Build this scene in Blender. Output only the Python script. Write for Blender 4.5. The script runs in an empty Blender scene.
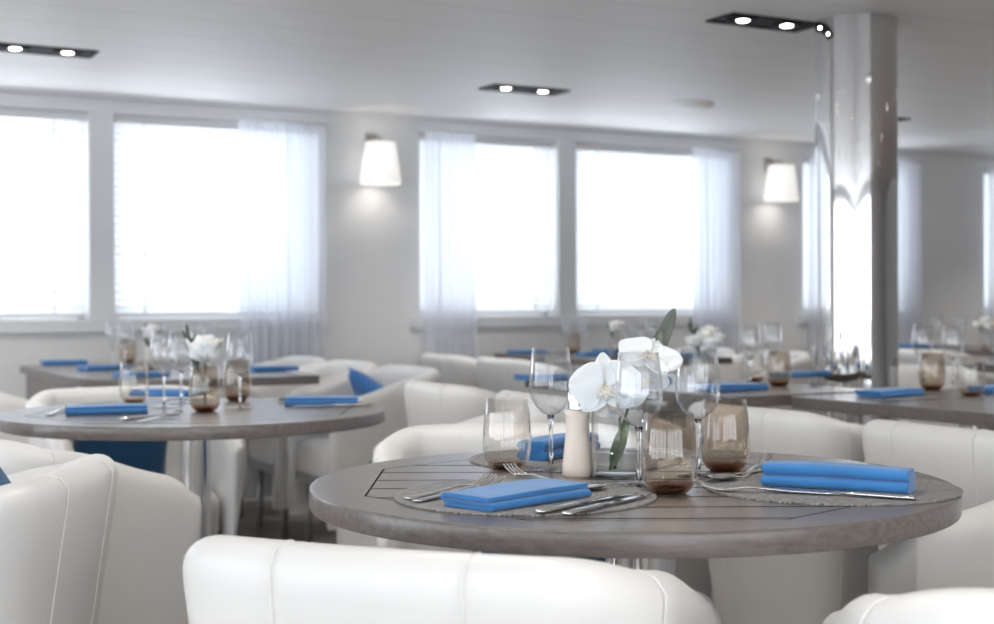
import bpy, bmesh, math, random
from math import sin, cos, pi, sqrt
from mathutils import Vector, Matrix
random.seed(7)
S = bpy.context.scene
COL = S.collection

# ------------------------------------------------------------------ camera
F = 1380.0; PITCH = .0058; ROLL = -.0038; CAMZ = 1.03
_R = Vector((1, 0, 0)); _F = Vector((0, cos(PITCH), -sin(PITCH))); _U = Vector((0, sin(PITCH), cos(PITCH)))
CR = cos(ROLL) * _R + sin(ROLL) * _U; CU = -sin(ROLL) * _R + cos(ROLL) * _U; CF = _F
cd = bpy.data.cameras.new('camera'); cam = bpy.data.objects.new('camera', cd); COL.objects.link(cam)
m = Matrix((CR, CU, -CF)).transposed().to_4x4(); m.translation = Vector((0, 0, CAMZ)); cam.matrix_world = m
cd.sensor_width = 36; cd.lens = 36 * F / 994; cd.clip_start = .05
cd.dof.use_dof = True; cd.dof.focus_distance = 2.08; cd.dof.aperture_fstop = 4.8
S.camera = cam

def at(px, py, z=.75):
    """point of the photograph's view on the level plane z"""
    d = CF + CR * ((px - 497) / F) + CU * ((312 - py) / F)
    k = (z - CAMZ) / d.z
    return Vector((d.x * k, d.y * k, z))

# ------------------------------------------------------------------ materials
def nodes(name):
    mt = bpy.data.materials.new(name); mt.use_nodes = True
    nt = mt.node_tree; nt.nodes.clear()
    out = nt.nodes.new('ShaderNodeOutputMaterial')
    return mt, nt, out

def P(name, col, rough=.5, metal=0, **kw):
    mt, nt, out = nodes(name)
    b = nt.nodes.new('ShaderNodeBsdfPrincipled')
    b.inputs['Base Color'].default_value = (*col, 1); b.inputs['Roughness'].default_value = rough
    b.inputs['Metallic'].default_value = metal
    for k, v in kw.items():
        b.inputs[k.replace('_', ' ')].default_value = v
    nt.links.new(b.outputs[0], out.inputs[0])
    return mt, nt, b

def texc(nt, kind='Object'):
    return nt.nodes.new('ShaderNodeTexCoord').outputs[kind]

def noise(nt, vec, scale, detail=3, stretch=None):
    if stretch:
        mp = nt.nodes.new('ShaderNodeMapping'); mp.inputs['Scale'].default_value = stretch
        nt.links.new(vec, mp.inputs[0]); vec = mp.outputs[0]
    n = nt.nodes.new('ShaderNodeTexNoise'); n.inputs['Scale'].default_value = scale; n.inputs['Detail'].default_value = detail
    nt.links.new(vec, n.inputs['Vector']); return n.outputs['Fac']

def bump(nt, b, h, strength, dist=.002):
    bp = nt.nodes.new('ShaderNodeBump'); bp.inputs['Strength'].default_value = strength; bp.inputs['Distance'].default_value = dist
    nt.links.new(h, bp.inputs['Height']); nt.links.new(bp.outputs[0], b.inputs['Normal'])

def ramp(nt, fac, c0, c1, p0=0, p1=1):
    r = nt.nodes.new('ShaderNodeValToRGB'); e = r.color_ramp.elements
    e[0].position = p0; e[0].color = (*c0, 1); e[1].position = p1; e[1].color = (*c1, 1)
    nt.links.new(fac, r.inputs[0]); return r.outputs[0]

def M(nt, op, a, b=None, c=None):
    n = nt.nodes.new('ShaderNodeMath'); n.operation = op
    for i, v in enumerate((a, b, c)):
        if v is None: continue
        if isinstance(v, (int, float)): n.inputs[i].default_value = v
        else: nt.links.new(v, n.inputs[i])
    return n.outputs[0]

def mk_plain_noise(name, col, rough, amp, scale, bs=.1, stretch=None, **kw):
    mt, nt, b = P(name, col, rough, **kw)
    f = noise(nt, texc(nt), scale, 3, stretch)
    c = ramp(nt, f, tuple(max(0, x * (1 - amp)) for x in col), tuple(min(1, x * (1 + amp)) for x in col), .3, .7)
    nt.links.new(c, b.inputs['Base Color']); bump(nt, b, f, bs)
    return mt

MT = {}
MT['wall'] = mk_plain_noise('painted_wall', (.72, .715, .71), .6, .015, 6, .03)
MT['trimwhite'] = mk_plain_noise('window_frame_paint', (.68, .68, .69), .4, .01, 5, .02)
MT['leather'] = mk_plain_noise('white_leather', (.735, .722, .705), .42, .02, 9, .06)
MT['piping'] = mk_plain_noise('leather_seam', (.78, .77, .75), .5, .02, 40, .1)
MT['chrome'] = P('polished_steel', (.78, .78, .79), .12, 1)[0]
MT['cutlery'] = P('cutlery_steel', (.80, .79, .78), .09, 1)[0]
MT['brushed'] = mk_plain_noise('brushed_steel', (.52, .50, .48), .28, .05, 60, .05, (1, 1, .05), metal=1)
MT['black'] = P('black_housing', (.008, .009, .012), .6, 0, Specular_IOR_Level=.15)[0]
MT['grey_metal'] = P('grey_leg_metal', (.30, .29, .28), .4, .6)[0]
MT['reflector'] = P('lamp_reflector', (.7, .7, .72), .2, 1)[0]
MT['pillar'] = P('mirror_steel', (.74, .74, .75), .045, 1)[0]
MT['beige_wood'] = mk_plain_noise('pale_mill_wood', (.80, .70, .62), .5, .05, 25, .08, (1, 1, .15))
MT['petal'] = P('white_petal', (.93, .925, .91), .5, 0, Subsurface_Weight=.25)[0]
MT['petal_core'] = P('cream_flower_centre', (.82, .76, .68), .5)[0]
MT['leaf'] = mk_plain_noise('grey_green_leaf', (.115, .13, .105), .45, .3, 30, .1)
MT['stem'] = mk_plain_noise('green_stem', (.085, .125, .06), .5, .2, 30, .1)
MT['orange'] = P('orange_petal', (.75, .16, .05), .5)[0]

def emis(name, col, st):
    mt, nt, out = nodes(name); e = nt.nodes.new('ShaderNodeEmission')
    e.inputs[0].default_value = (*col, 1); e.inputs[1].default_value = st
    nt.links.new(e.outputs[0], out.inputs[0]); return mt
MT['bulb'] = emis('lamp_bulb', (1, .95, .88), 12)

# glowing fabric shade
mt, nt, b = P('lamp_shade_fabric', (.85, .84, .82), .8)
b.inputs['Emission Color'].default_value = (1, .97, .93, 1); b.inputs['Emission Strength'].default_value = .40
MT['shade'] = mt

def cloth(name, col, rough=.85, wscale=900, sheen=.3):
    mt, nt, b = P(name, col, rough, 0, Sheen_Weight=sheen)
    f = noise(nt, texc(nt), wscale, 1)
    f2 = noise(nt, texc(nt), 12, 3)
    c = ramp(nt, f2, tuple(x * .9 for x in col), tuple(min(1, x * 1.08) for x in col), .3, .7)
    nt.links.new(c, b.inputs['Base Color']); bump(nt, b, f, .25, .0006); return mt
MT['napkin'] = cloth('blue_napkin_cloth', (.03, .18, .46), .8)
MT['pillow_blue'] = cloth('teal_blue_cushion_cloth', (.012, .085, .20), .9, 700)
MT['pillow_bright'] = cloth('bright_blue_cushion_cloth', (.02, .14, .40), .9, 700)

# sheer curtain
mt, nt, out = nodes('sheer_curtain')
tr = nt.nodes.new('ShaderNodeBsdfTransparent'); tl = nt.nodes.new('ShaderNodeBsdfTranslucent'); df = nt.nodes.new('ShaderNodeBsdfDiffuse')
for n in (tl, df): n.inputs[0].default_value = (.86, .88, .93, 1)
m1 = nt.nodes.new('ShaderNodeMixShader'); m1.inputs[0].default_value = .5
m2 = nt.nodes.new('ShaderNodeMixShader')
wv = noise(nt, texc(nt), 500, 1)
fac = M(nt, 'MULTIPLY_ADD', wv, .12, .60)
nt.links.new(fac, m2.inputs[0])
nt.links.new(df.outputs[0], m1.inputs[1]); nt.links.new(tl.outputs[0], m1.inputs[2])
nt.links.new(tr.outputs[0], m2.inputs[1]); nt.links.new(m1.outputs[0], m2.inputs[2]); nt.links.new(m2.outputs[0], out.inputs[0])
MT['sheer'] = mt

# blind slats: white, letting some daylight through
mt, nt, out = nodes('blind_slat')
tl = nt.nodes.new('ShaderNodeBsdfTranslucent'); df = nt.nodes.new('ShaderNodeBsdfDiffuse')
for n in (tl, df): n.inputs[0].default_value = (.88, .90, .93, 1)
m1 = nt.nodes.new('ShaderNodeMixShader'); m1.inputs[0].default_value = .30
nt.links.new(df.outputs[0], m1.inputs[1]); nt.links.new(tl.outputs[0], m1.inputs[2]); nt.links.new(m1.outputs[0], out.inputs[0])
MT['slat'] = mt

def thin_glass(name, tint, grad=None, refl=1.0):
    """thin-walled glass: clear transmission with Fresnel reflections; grad=(z0,z1,tint0) deepens the tint towards the base"""
    mt, nt, out = nodes(name)
    tr = nt.nodes.new('ShaderNodeBsdfTransparent'); gl = nt.nodes.new('ShaderNodeBsdfGlossy')
    gl.inputs['Roughness'].default_value = .02; gl.inputs[0].default_value = (1, 1, 1, 1)
    tr.inputs[0].default_value = (*tint, 1)
    if grad:
        sp = nt.nodes.new('ShaderNodeSeparateXYZ'); nt.links.new(texc(nt), sp.inputs[0])
        mr = nt.nodes.new('ShaderNodeMapRange'); mr.inputs[1].default_value = grad[0]; mr.inputs[2].default_value = grad[1]
        nt.links.new(sp.outputs[2], mr.inputs[0])
        c = ramp(nt, mr.outputs[0], grad[2], tint); nt.links.new(c, tr.inputs[0])
    # Schlick reflectance, the same from either side of the thin wall
    lw = nt.nodes.new('ShaderNodeLayerWeight'); lw.inputs[0].default_value = .5
    f = M(nt, 'MULTIPLY_ADD', M(nt, 'POWER', lw.outputs['Facing'], 3.0), .95 * refl, .035 * refl)
    mx = nt.nodes.new('ShaderNodeMixShader'); nt.links.new(f, mx.inputs[0])
    nt.links.new(tr.outputs[0], mx.inputs[1]); nt.links.new(gl.outputs[0], mx.inputs[2]); nt.links.new(mx.outputs[0], out.inputs[0])
    return mt
MT['glass'] = thin_glass('clear_glass', (.975, .98, .985))
MT['pane'] = thin_glass('window_pane', (.97, .98, .99))
MT['smoke'] = thin_glass('smoky_amber_glass', (.875, .835, .79), (.002, .020, (.50, .24, .13)), 1.0)
MT['smoke_light'] = thin_glass('pale_smoky_glass', (.955, .945, .93), (.002, .016, (.76, .54, .38)), 1.0)
mt, nt, b = P('solid_glass', (1, 1, 1), .01, 0, IOR=1.48, Transmission_Weight=1.0); MT['solid_glass'] = mt
mt, nt, b = P('amber_solid_glass', (.55, .22, .09), .03, 0, IOR=1.48, Transmission_Weight=1.0); MT['amber'] = mt

# floor
mt, nt, b = P('dark_wood_floor', (.16, .13, .11), .35)
v = texc(nt); f = noise(nt, v, 4, 5, (1, 12, 1))
br = nt.nodes.new('ShaderNodeTexBrick'); br.inputs['Scale'].default_value = 1; br.inputs['Brick Width'].default_value = 1.2; br.inputs['Row Height'].default_value = .14
br.inputs['Mortar Size'].default_value = .003; br.inputs['Color1'].default_value = (.34, .29, .25, 1); br.inputs['Color2'].default_value = (.25, .21, .18, 1); br.inputs['Mortar'].default_value = (.03, .03, .03, 1)
nt.links.new(v, br.inputs[0])
mxn = nt.nodes.new('ShaderNodeMixRGB'); mxn.blend_type = 'MULTIPLY'; mxn.inputs[0].default_value = .6
nt.links.new(br.outputs[0], mxn.inputs[1]); nt.links.new(ramp(nt, f, (.6, .6, .6), (1, 1, 1)), mxn.inputs[2]); nt.links.new(mxn.outputs[0], b.inputs['Base Color'])
MT['floor'] = mt

# ceiling: long painted metal panels parallel to the window wall
mt, nt, b = P('ceiling_panels', (.87, .865, .86), .5, 0, Specular_IOR_Level=.35)
sp = nt.nodes.new('ShaderNodeSeparateXYZ'); nt.links.new(texc(nt), sp.inputs[0])
fr_ = M(nt, 'FRACT', M(nt, 'DIVIDE', M(nt, 'ADD', sp.outputs[1], 9.06), .32))
line = M(nt, 'LESS_THAN', fr_, .022)
nt.links.new(ramp(nt, line, (.87, .865, .86), (.68, .675, .67)), b.inputs['Base Color'])
soft = noise(nt, texc(nt), 1.3, 2)
bump(nt, b, M(nt, 'ADD', M(nt, 'MULTIPLY', line, -.5), M(nt, 'MULTIPLY', soft, .6)), .25, .004)
MT['ceiling'] = mt

# table wood (origin of each tabletop = its centre; grain along x), optional octagonal field of planks
def wood(name, c0, c1, octagon):
    mt, nt, b = P(name, c1, .27)
    v = texc(nt)
    g1 = noise(nt, v, 9, 6, (1.2, 14, 14)); g2 = noise(nt, v, 60, 3, (1, 16, 16))
    f = M(nt, 'ADD', M(nt, 'MULTIPLY', g1, .65), M(nt, 'MULTIPLY', g2, .35))
    c = ramp(nt, f, c0, c1, .32, .68)
    h = f
    if octagon:
        sp = nt.nodes.new('ShaderNodeSeparateXYZ'); nt.links.new(v, sp.inputs[0])
        ax = M(nt, 'ABSOLUTE', sp.outputs[0]); ay = M(nt, 'ABSOLUTE', sp.outputs[1])
        o = M(nt, 'MAXIMUM', M(nt, 'MAXIMUM', ax, ay), M(nt, 'MULTIPLY', M(nt, 'ADD', ax, ay), .7071))
        border = M(nt, 'LESS_THAN', M(nt, 'ABSOLUTE', M(nt, 'SUBTRACT', o, .40)), .0017)
        inside = M(nt, 'LESS_THAN', o, .40)
        fr2 = M(nt, 'FRACT', M(nt, 'DIVIDE', M(nt, 'ADD', sp.outputs[1], 5.035), .1))
        pl = M(nt, 'MULTIPLY', M(nt, 'LESS_THAN', M(nt, 'ABSOLUTE', M(nt, 'SUBTRACT', fr2, .5)), .036), inside)
        top = M(nt, 'GREATER_THAN', sp.outputs[2], -.002)
        gr = M(nt, 'MULTIPLY', M(nt, 'MINIMUM', M(nt, 'ADD', border, pl), 1.0), top)
        mx = nt.nodes.new('ShaderNodeMixRGB'); nt.links.new(gr, mx.inputs[0]); nt.links.new(c, mx.inputs[1]); mx.inputs[2].default_value = (.03, .026, .025, 1)
        c = mx.outputs[0]; nt.links.new(M(nt, 'MULTIPLY_ADD', gr, -.5, .5), b.inputs['Specular IOR Level']); h = M(nt, 'SUBTRACT', f, M(nt, 'MULTIPLY', gr, 2.5))
    nt.links.new(c, b.inputs['Base Color']); bump(nt, b, h, .2, .0008)
    return mt
MT['wood'] = wood('grey_oak_veneer', (.110, .095, .088), (.185, .162, .152), True)
MT['wood_plain'] = wood('grey_oak_plain', (.110, .095, .088), (.185, .162, .152), False)

# woven placemat
mt, nt, b = P('woven_vinyl', (.30, .29, .28), .55)
v = texc(nt)
wa = nt.nodes.new('ShaderNodeTexWave'); wa.wave_type = 'BANDS'; wa.bands_direction = 'X'; wa.inputs['Scale'].default_value = 60; nt.links.new(v, wa.inputs[0])
wb = nt.nodes.new('ShaderNodeTexWave'); wb.wave_type = 'BANDS'; wb.bands_direction = 'Y'; wb.inputs['Scale'].default_value = 60; nt.links.new(v, wb.inputs[0])
ck = nt.nodes.new('ShaderNodeTexChecker'); ck.inputs['Scale'].default_value = 420; nt.links.new(v, ck.inputs[0])
h = M(nt, 'MULTIPLY', M(nt, 'ADD', wa.outputs['Fac'], wb.outputs['Fac']), .14)
h = M(nt, 'MULTIPLY_ADD', ck.outputs['Fac'], .26, h)
h = M(nt, 'MULTIPLY_ADD', noise(nt, v, 200, 2), .75, M(nt, 'SUBTRACT', h, .05))
nt.links.new(ramp(nt, h, (.03, .028, .027), (.46, .45, .44), .30, .95), b.inputs['Base Color']); bump(nt, b, h, .6, .0015)
MT['mat'] = mt

# ------------------------------------------------------------------ mesh helpers
def link(name, me, mat, parent=None, loc=(0, 0, 0), smooth=True):
    o = bpy.data.objects.new(name, me); COL.objects.link(o)
    if mat is not None: me.materials.append(MT[mat] if isinstance(mat, str) else mat)
    if smooth:
        for p in me.polygons: p.use_smooth = True
    if parent is not None: o.parent = parent
    o.location = loc
    return o

def mesh(name, vs, fs):
    me = bpy.data.meshes.new(name); me.from_pydata([tuple(v) for v in vs], [], fs); me.update()
    bm = bmesh.new(); bm.from_mesh(me); bmesh.ops.recalc_face_normals(bm, faces=bm.faces); bm.to_mesh(me); bm.free()
    return me

def auto(o, ang=35):
    me = o.data
    for p in me.polygons: p.use_smooth = True
    try: me.set_sharp_from_angle(angle=math.radians(ang))
    except Exception: pass
    return o

class MB:
    def __init__(s): s.v = []; s.f = []
    def add(s, vs, fs):
        k = len(s.v); s.v += [Vector(v) for v in vs]; s.f += [tuple(i + k for i in f) for f in fs]; return s
    def box(s, x0, x1, y0, y1, z0, z1):
        vs = [(x, y, z) for z in (z0, z1) for y in (y0, y1) for x in (x0, x1)]
        return s.add(vs, [(0, 2, 3, 1), (4, 5, 7, 6), (0, 1, 5, 4), (2, 6, 7, 3), (0, 4, 6, 2), (1, 3, 7, 5)])
    def lathe(s, prof, n=40, close=False, cx=0, cy=0):
        vs = []; fs = []
        for r, z in prof:
            for i in range(n):
                a = 2 * pi * i / n; vs.append((cx + r * cos(a), cy + r * sin(a), z))
        m_ = len(prof)
        for j in range(m_ if close else m_ - 1):
            k = (j + 1) % m_
            for i in range(n):
                i2 = (i + 1) % n; fs.append((j * n + i, j * n + i2, k * n + i2, k * n + i))
        if not close:
            if prof[0][0] > 1e-6: fs.append(tuple(range(n - 1, -1, -1)))
            if prof[-1][0] > 1e-6: fs.append(tuple((m_ - 1) * n + i for i in range(n)))
        return s.add(vs, fs)
    def tube(s, pts, r, n=10, caps=True):
        pts = [Vector(p) for p in pts]; rr = r if isinstance(r, (list, tuple)) else [r] * len(pts)
        vs = []; fs = []; up = None
        for i, p in enumerate(pts):
            t = (pts[min(i + 1, len(pts) - 1)] - pts[max(i - 1, 0)]).normalized()
            if up is None:
                up = Vector((0, 0, 1)) if abs(t.z) < .9 else Vector((1, 0, 0))
            a = t.cross(up).normalized(); b_ = a.cross(t).normalized(); up = b_
            for k in range(n):
                th = 2 * pi * k / n; vs.append(p + (a * cos(th) + b_ * sin(th)) * rr[i])
        for i in range(len(pts) - 1):
            for k in range(n):
                k2 = (k + 1) % n; fs.append((i * n + k, i * n + k2, (i + 1) * n + k2, (i + 1) * n + k))
        if caps: fs.append(tuple(range(n - 1, -1, -1))); fs.append(tuple((len(pts) - 1) * n + k for k in range(n)))
        return s.add(vs, fs)
    def rings(s, rings, closed=True, cap=True):
        n = len(rings[0]); vs = [v for r in rings for v in r]; fs = []
        for j in range(len(rings) - 1):
            for i in range(n if closed else n - 1):
                i2 = (i + 1) % n; fs.append((j * n + i, j * n + i2, (j + 1) * n + i2, (j + 1) * n + i))
        if cap: fs.append(tuple(range(n - 1, -1, -1))); fs.append(tuple((len(rings) - 1) * n + i for i in range(n)))
        return s.add(vs, fs)
    def xf(s, mat, frm=0):
        for i in range(frm, len(s.v)): s.v[i] = mat @ s.v[i]
        return s
    def build(s, name, mat, parent=None, loc=(0, 0, 0), smooth=True):
        return link(name, mesh(name, s.v, s.f), mat, parent, loc, smooth)

def bev(o, w, seg=3):
    b_ = o.modifiers.new('b', 'BEVEL'); b_.width = w; b_.segments = seg; b_.limit_method = 'ANGLE'; b_.angle_limit = math.radians(40); return o
def sub(o, l=1):
    s_ = o.modifiers.new('s', 'SUBSURF'); s_.levels = l; s_.render_levels = l; return o

def empty(name, label=None, cat=None, group=None, loc=(0, 0, 0), rz=0):
    o = bpy.data.objects.new(name, None); COL.objects.link(o); o.location = loc; o.rotation_euler = (0, 0, rz)
    o.empty_display_size = .1
    tag(o, label, cat, group); return o
def tag(o, label=None, cat=None, group=None, kind=None):
    if label: o['label'] = label
    if cat: o['category'] = cat
    if group: o['group'] = group
    if kind: o['kind'] = kind
    return o

USED = set()
def put(proto, loc, rz=0, label=None, group=None, rot=None):
    """first call places the prototype, later ones place copies of it with its parts and sub-parts"""
    if proto.name not in USED:
        USED.add(proto.name); r = proto
    else:
        def cp(o, par):
            c = o.copy(); COL.objects.link(c)
            if par is not None: c.parent = par
            for ch in list(o.children): cp(ch, c)
            return c
        r = cp(proto, None)
    r.location = loc; r.rotation_euler = rot if rot else (0, 0, rz)
    if label: r['label'] = label
    if group: r['group'] = group
    return r

# ------------------------------------------------------------------ room (local x runs along the window wall, local y towards it)
A = .4982
WN = 7.05; CEIL = CAMZ + .1503 * WN
TX = Vector((cos(A), sin(A), 0)); NY = Vector((-sin(A), cos(A), 0))
def RW(t, n, z=0): return TX * t + NY * n + Vector((0, 0, z))
def inroom(o): o.rotation_euler = (0, 0, A); return o
T0, T1, N0 = -4.2, 10.6, -3.4
WT = .22
ZB = CAMZ - .0906 / 8.9866 * WN; ZT = 2.0; ZS = CAMZ - .1702 / 8.9866 * WN
WIN = [(-1.15, -.05), (.40, 1.511), (1.633, 2.74), (3.34, 4.248), (4.373, 5.54), (6.14, 7.10), (7.83, 8.9)]

def wall_with_holes(name, x0, x1, y0, y1, holes, zb, zt):
    mb = MB(); x = x0
    for a, b_ in holes:
        mb.box(x, a, y0, y1, 0, CEIL); mb.box(a, b_, y0, y1, 0, zb); mb.box(a, b_, y0, y1, zt, CEIL); x = b_
    mb.box(x, x1, y0, y1, 0, CEIL)
    return tag(inroom(mb.build(name, 'wall', smooth=False)), kind='structure')
wall_with_holes('wall_back', T0, T1, WN, WN + WT, WIN, ZB, ZT)
FWIN = [(-4.0 + 1.8 * i_, -4.0 + 1.8 * i_ + 1.65) for i_ in range(4)]
LWIN = [(-3.0 + 1.85 * i_, -3.0 + 1.85 * i_ + 1.7) for i_ in range(5)]   # openings in the left wall, along n
wall_with_holes('wall_front', T0, T1, N0 - WT, N0, FWIN, .30, ZT)
mb = MB(); y = N0 - WT
for a, b_ in LWIN:
    mb.box(T0 - WT, T0, y, a, 0, CEIL); mb.box(T0 - WT, T0, a, b_, 0, .30); mb.box(T0 - WT, T0, a, b_, ZT, CEIL); y = b_
mb.box(T0 - WT, T0, y, WN + WT, 0, CEIL)
tag(inroom(mb.build('wall_left', 'wall', smooth=False)), kind='structure')
tag(inroom(MB().box(T1, T1 + .1, N0 - WT, WN + WT, 0, CEIL).build('wall_right', 'wall', smooth=False)), kind='structure')
tag(inroom(MB().box(T0 - .1, T1 + .1, N0 - WT, WN + WT, -.1, 0).build('floor', 'floor', smooth=False)), kind='structure')
tag(inroom(MB().box(T0 - .1, T1 + .1, N0 - WT, WN + WT, CEIL, CEIL + .1).build('ceiling', 'ceiling', smooth=False)), kind='structure')
tag(inroom(MB().box(T0, T1, WN - .015, WN, 0, .09).build('baseboard_back', 'trimwhite', smooth=False)), kind='structure')

def window(i, a, b_, n0, n1, zb, zt, sill=True):
    """frame with glass in the wall opening between depths n0 (room side) and n1 (outside)"""
    e = tag(inroom(empty('window_%d' % i)), kind='structure')
    s_ = 1 if n1 > n0 else -1
    fy0, fy1 = sorted((n0 + s_ * .12, n0 + s_ * .17)); w = .035
    mb = MB().box(a, a + w, fy0, fy1, zb, zt).box(b_ - w, b_, fy0, fy1, zb, zt).box(a, b_, fy0, fy1, zb, zb + w).box(a, b_, fy0, fy1, zt - w, zt)
    mb.build('window_frame', 'trimwhite', e, smooth=False)
    yc = n0 + s_ * .145
    MB().box(a + w, b_ - w, yc - .003, yc + .003, zb + w, zt - w).build('window_glass', 'pane', e, smooth=False)
    return e
for i, (a, b_) in enumerate(WIN):
    window(i + 1, a, b_, WN, WN + WT, ZB, ZT)
for i, (a, b_) in enumerate(FWIN):
    window(i + 1 + len(WIN), a, b_, N0, N0 - WT, .30, ZT)
for i, (a, b_) in enumerate(LWIN):
    e = tag(inroom(empty('window_%d' % (i + 1 + len(WIN) + len(FWIN)))), kind='structure'); x0, x1, w_ = T0 - .17, T0 - .12, .035
    MB().box(x0, x1, a, a + w_, .30, ZT).box(x0, x1, b_ - w_, b_, .30, ZT).box(x0, x1, a, b_, .30, .30 + w_).box(x0, x1, a, b_, ZT - w_, ZT).build('window_frame', 'trimwhite', e, smooth=False)
    MB().box(T0 - .148, T0 - .142, a + w_, b_ - w_, .30 + w_, ZT - w_).build('window_glass', 'pane', e, smooth=False)
# sill ledges under each pair and slim casings around the openings
k = 1
for a, b_ in ((-1.25, .05), (.30, 2.80), (3.28, 5.60), (6.08, 7.16), (7.77, 8.96)):
    o = MB().box(a, b_, WN - .035, WN, ZS, ZB - .002).build('trim_%d' % k, 'trimwhite', smooth=False)
    tag(inroom(bev(o, .004, 2)), kind='structure'); k += 1
    o = MB().box(a, b_, WN - .012, WN, ZT, CEIL - .02).build('trim_%d' % k, 'trimwhite', smooth=False)
    tag(inroom(o), kind='structure'); k += 1
for a, b_ in ((1.511, 1.633), (4.248, 4.373)):
    o = MB().box(a, b_, WN - .012, WN, ZB, ZT).build('trim_%d' % k, 'trimwhite', smooth=False); tag(inroom(o), kind='structure'); k += 1
o = MB().box(T0, T1, WN - .03, WN, CEIL - .018, CEIL).build('trim_%d' % k, 'trimwhite', smooth=False); tag(inroom(o), kind='structure')

# blinds
BL = {1: 'white venetian blind in the window at the left edge, cut by the frame', 2: 'white venetian blind beside the wide sheer curtain, left pair of windows',
      3: 'white venetian blind in the narrower window of the middle pair, by the left sheer', 4: 'white venetian blind in the wider window of the middle pair',
      5: 'white venetian blind in the window mostly hidden by the steel pillar', 6: 'white venetian blind at the far right end of the window wall'}
for i, (a, b_) in enumerate(WIN):
    if i not in BL: continue
    e = inroom(empty('venetian_blind', BL[i], 'blind', 'venetian blinds on the window wall'))
    x0, x1 = a + .012, b_ - .012; n = WN + .05
    mb = MB(); z = ZB + .05; pitch = .0385; th = math.radians(60)
    while z < ZT - .05:
        dy, dz = .0235 * cos(th), .0235 * sin(th)
        rings = []
        for q in range(5):
            u = q / 4 * 2 - 1; bow = .003 * (1 - u * u)
            rings.append([Vector((x0, n + u * dy, z - u * dz + bow)), Vector((x1, n + u * dy, z - u * dz + bow))])
        mb.rings(rings, closed=False, cap=False); z += pitch
    mb.build('slats', 'slat', e)
    MB().box(x0, x1, n - .025, n + .025, ZT - .045, ZT - .002).build('head_rail', 'trimwhite', e, smooth=False)
    MB().box(x0, x1, n - .02, n + .02, ZB + .018, ZB + .032).build('bottom_rail', 'trimwhite', e, smooth=False)
    for fx in (.14, .86):
        xc = x0 + (x1 - x0) * fx
        MB().box(xc - .004, xc + .004, n - .0225, n - .0215, ZB + .03, ZT - .04).build('ladder_tape', 'trimwhite', e, smooth=False)

# sheer curtains
def curtain(a, b_, zb, label, folds):
    e = tag(inroom(empty('sheer_curtain')), label, 'curtain', 'sheer curtains on the window wall')
    nx = folds * 10; nz = 14; vs = []; fs = []
    rnd = random.Random(int(a * 100)); ph = [rnd.uniform(-.9, .9) for _ in range(folds + 2)]
    for j in range(nz + 1):
        v_ = j / nz; z = zb + (ZT - .01 - zb) * v_
        for i in range(nx + 1):
            u = i / nx; k_ = u * folds
            pz = ph[int(k_)] * (1 - k_ % 1) + ph[int(k_) + 1] * (k_ % 1)
            amp = .022 + .012 * (1 - v_)
            vs.append((a + (b_ - a) * u + .004 * sin(k_ * 2 * pi * 2 + pz), WN - .075 + amp * sin(k_ * 2 * pi + pz), z))
    for j in range(nz):
        for i in range(nx): q = j * (nx + 1) + i; fs.append((q, q + 1, q + nx + 2, q + nx + 1))
    link('cloth', mesh('sheer_cloth', vs, fs), 'sheer', e)
    MB().tube([(a - .01, WN - .075, ZT), (b_ + .01, WN - .075, ZT)], .008, 8).build('rail', 'trimwhite', e)
curtain(2.26, 2.745, .12, 'wide sheer white curtain right of the left pair of windows', 9)
curtain(3.335, 3.66, .12, 'narrow sheer white curtain hanging left of the middle windows', 6)
curtain(5.20, 5.55, .12, 'sheer white curtain beside the second wall lamp, right of the middle windows', 7)
curtain(6.13, 6.42, .12, 'sheer curtain strip just left of the steel pillar', 5)
curtain(6.92, 7.12, .12, 'faint sheer curtain strip just right of the steel pillar', 4)
curtain(7.80, 8.1, .12, 'sheer curtain at the right edge of the photo', 5)

# downlights
def make_downlight():
    e = empty('twin_downlight', 'x', 'ceiling light')
    L, W_ = .43, .165
    mb = MB()
    mb.box(-L / 2, L / 2, -W_ / 2, W_ / 2, -.003, 0)
    mb.box(-L / 2, L / 2, -W_ / 2, -W_ / 2 + .006, -.007, 0).box(-L / 2, L / 2, W_ / 2 - .006, W_ / 2, -.007, 0)
    mb.box(-L / 2, -L / 2 + .006, -W_ / 2, W_ / 2, -.007, 0).box(L / 2 - .006, L / 2, -W_ / 2, W_ / 2, -.007, 0)
    mb.build('housing', 'black', e, smooth=False)
    for s_ in (-1, 1):
        l = MB().lathe([(.062, -.003), (.060, -.008), (.045, -.0085), (.034, -.005)], 32, cx=s_ * .105).build('reflector', 'black', e)
        MB().lathe([(.024, -.005), (.020, -.0075), (.008, -.009)], 24, cx=s_ * .105).build('bulb', 'bulb', l)
    return e
DLP = make_downlight()
dl_labels = {(1.08, 5.92): 'black twin ceiling downlight above the left pair of windows', (3.38, 5.92): 'black twin ceiling downlight in front of the middle windows',
             (3.38, 4.09): 'largest black twin ceiling downlight beside the steel pillar', (5.68, 5.92): 'black ceiling downlight peeping out right of the steel pillar'}
def spot(loc, power, name='downlight_beam', size=2.1, tgt=None, blend=.8, rad=.03):
    l = bpy.data.lights.new(name, 'SPOT'); l.energy = power; l.spot_size = size; l.spot_blend = blend; l.shadow_soft_size = rad; l.color = (1, .95, .88)
    o = bpy.data.objects.new(name, l); COL.objects.link(o); o.location = loc
    return o
SPOT_W = 26
for t in (-1.22, 1.08, 3.38, 5.68, 7.98):
    for n in (5.92, 4.09, 2.26, .43, -1.4):
        lab = dl_labels.get((t, n))
        if lab or (n < 4.2 and t < 6):
            o = put(DLP, RW(t, n, CEIL), A, lab or 'black twin ceiling downlight outside the picture', 'twin ceiling downlights')
        spot(RW(t, n, CEIL - .045), SPOT_W)
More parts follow.
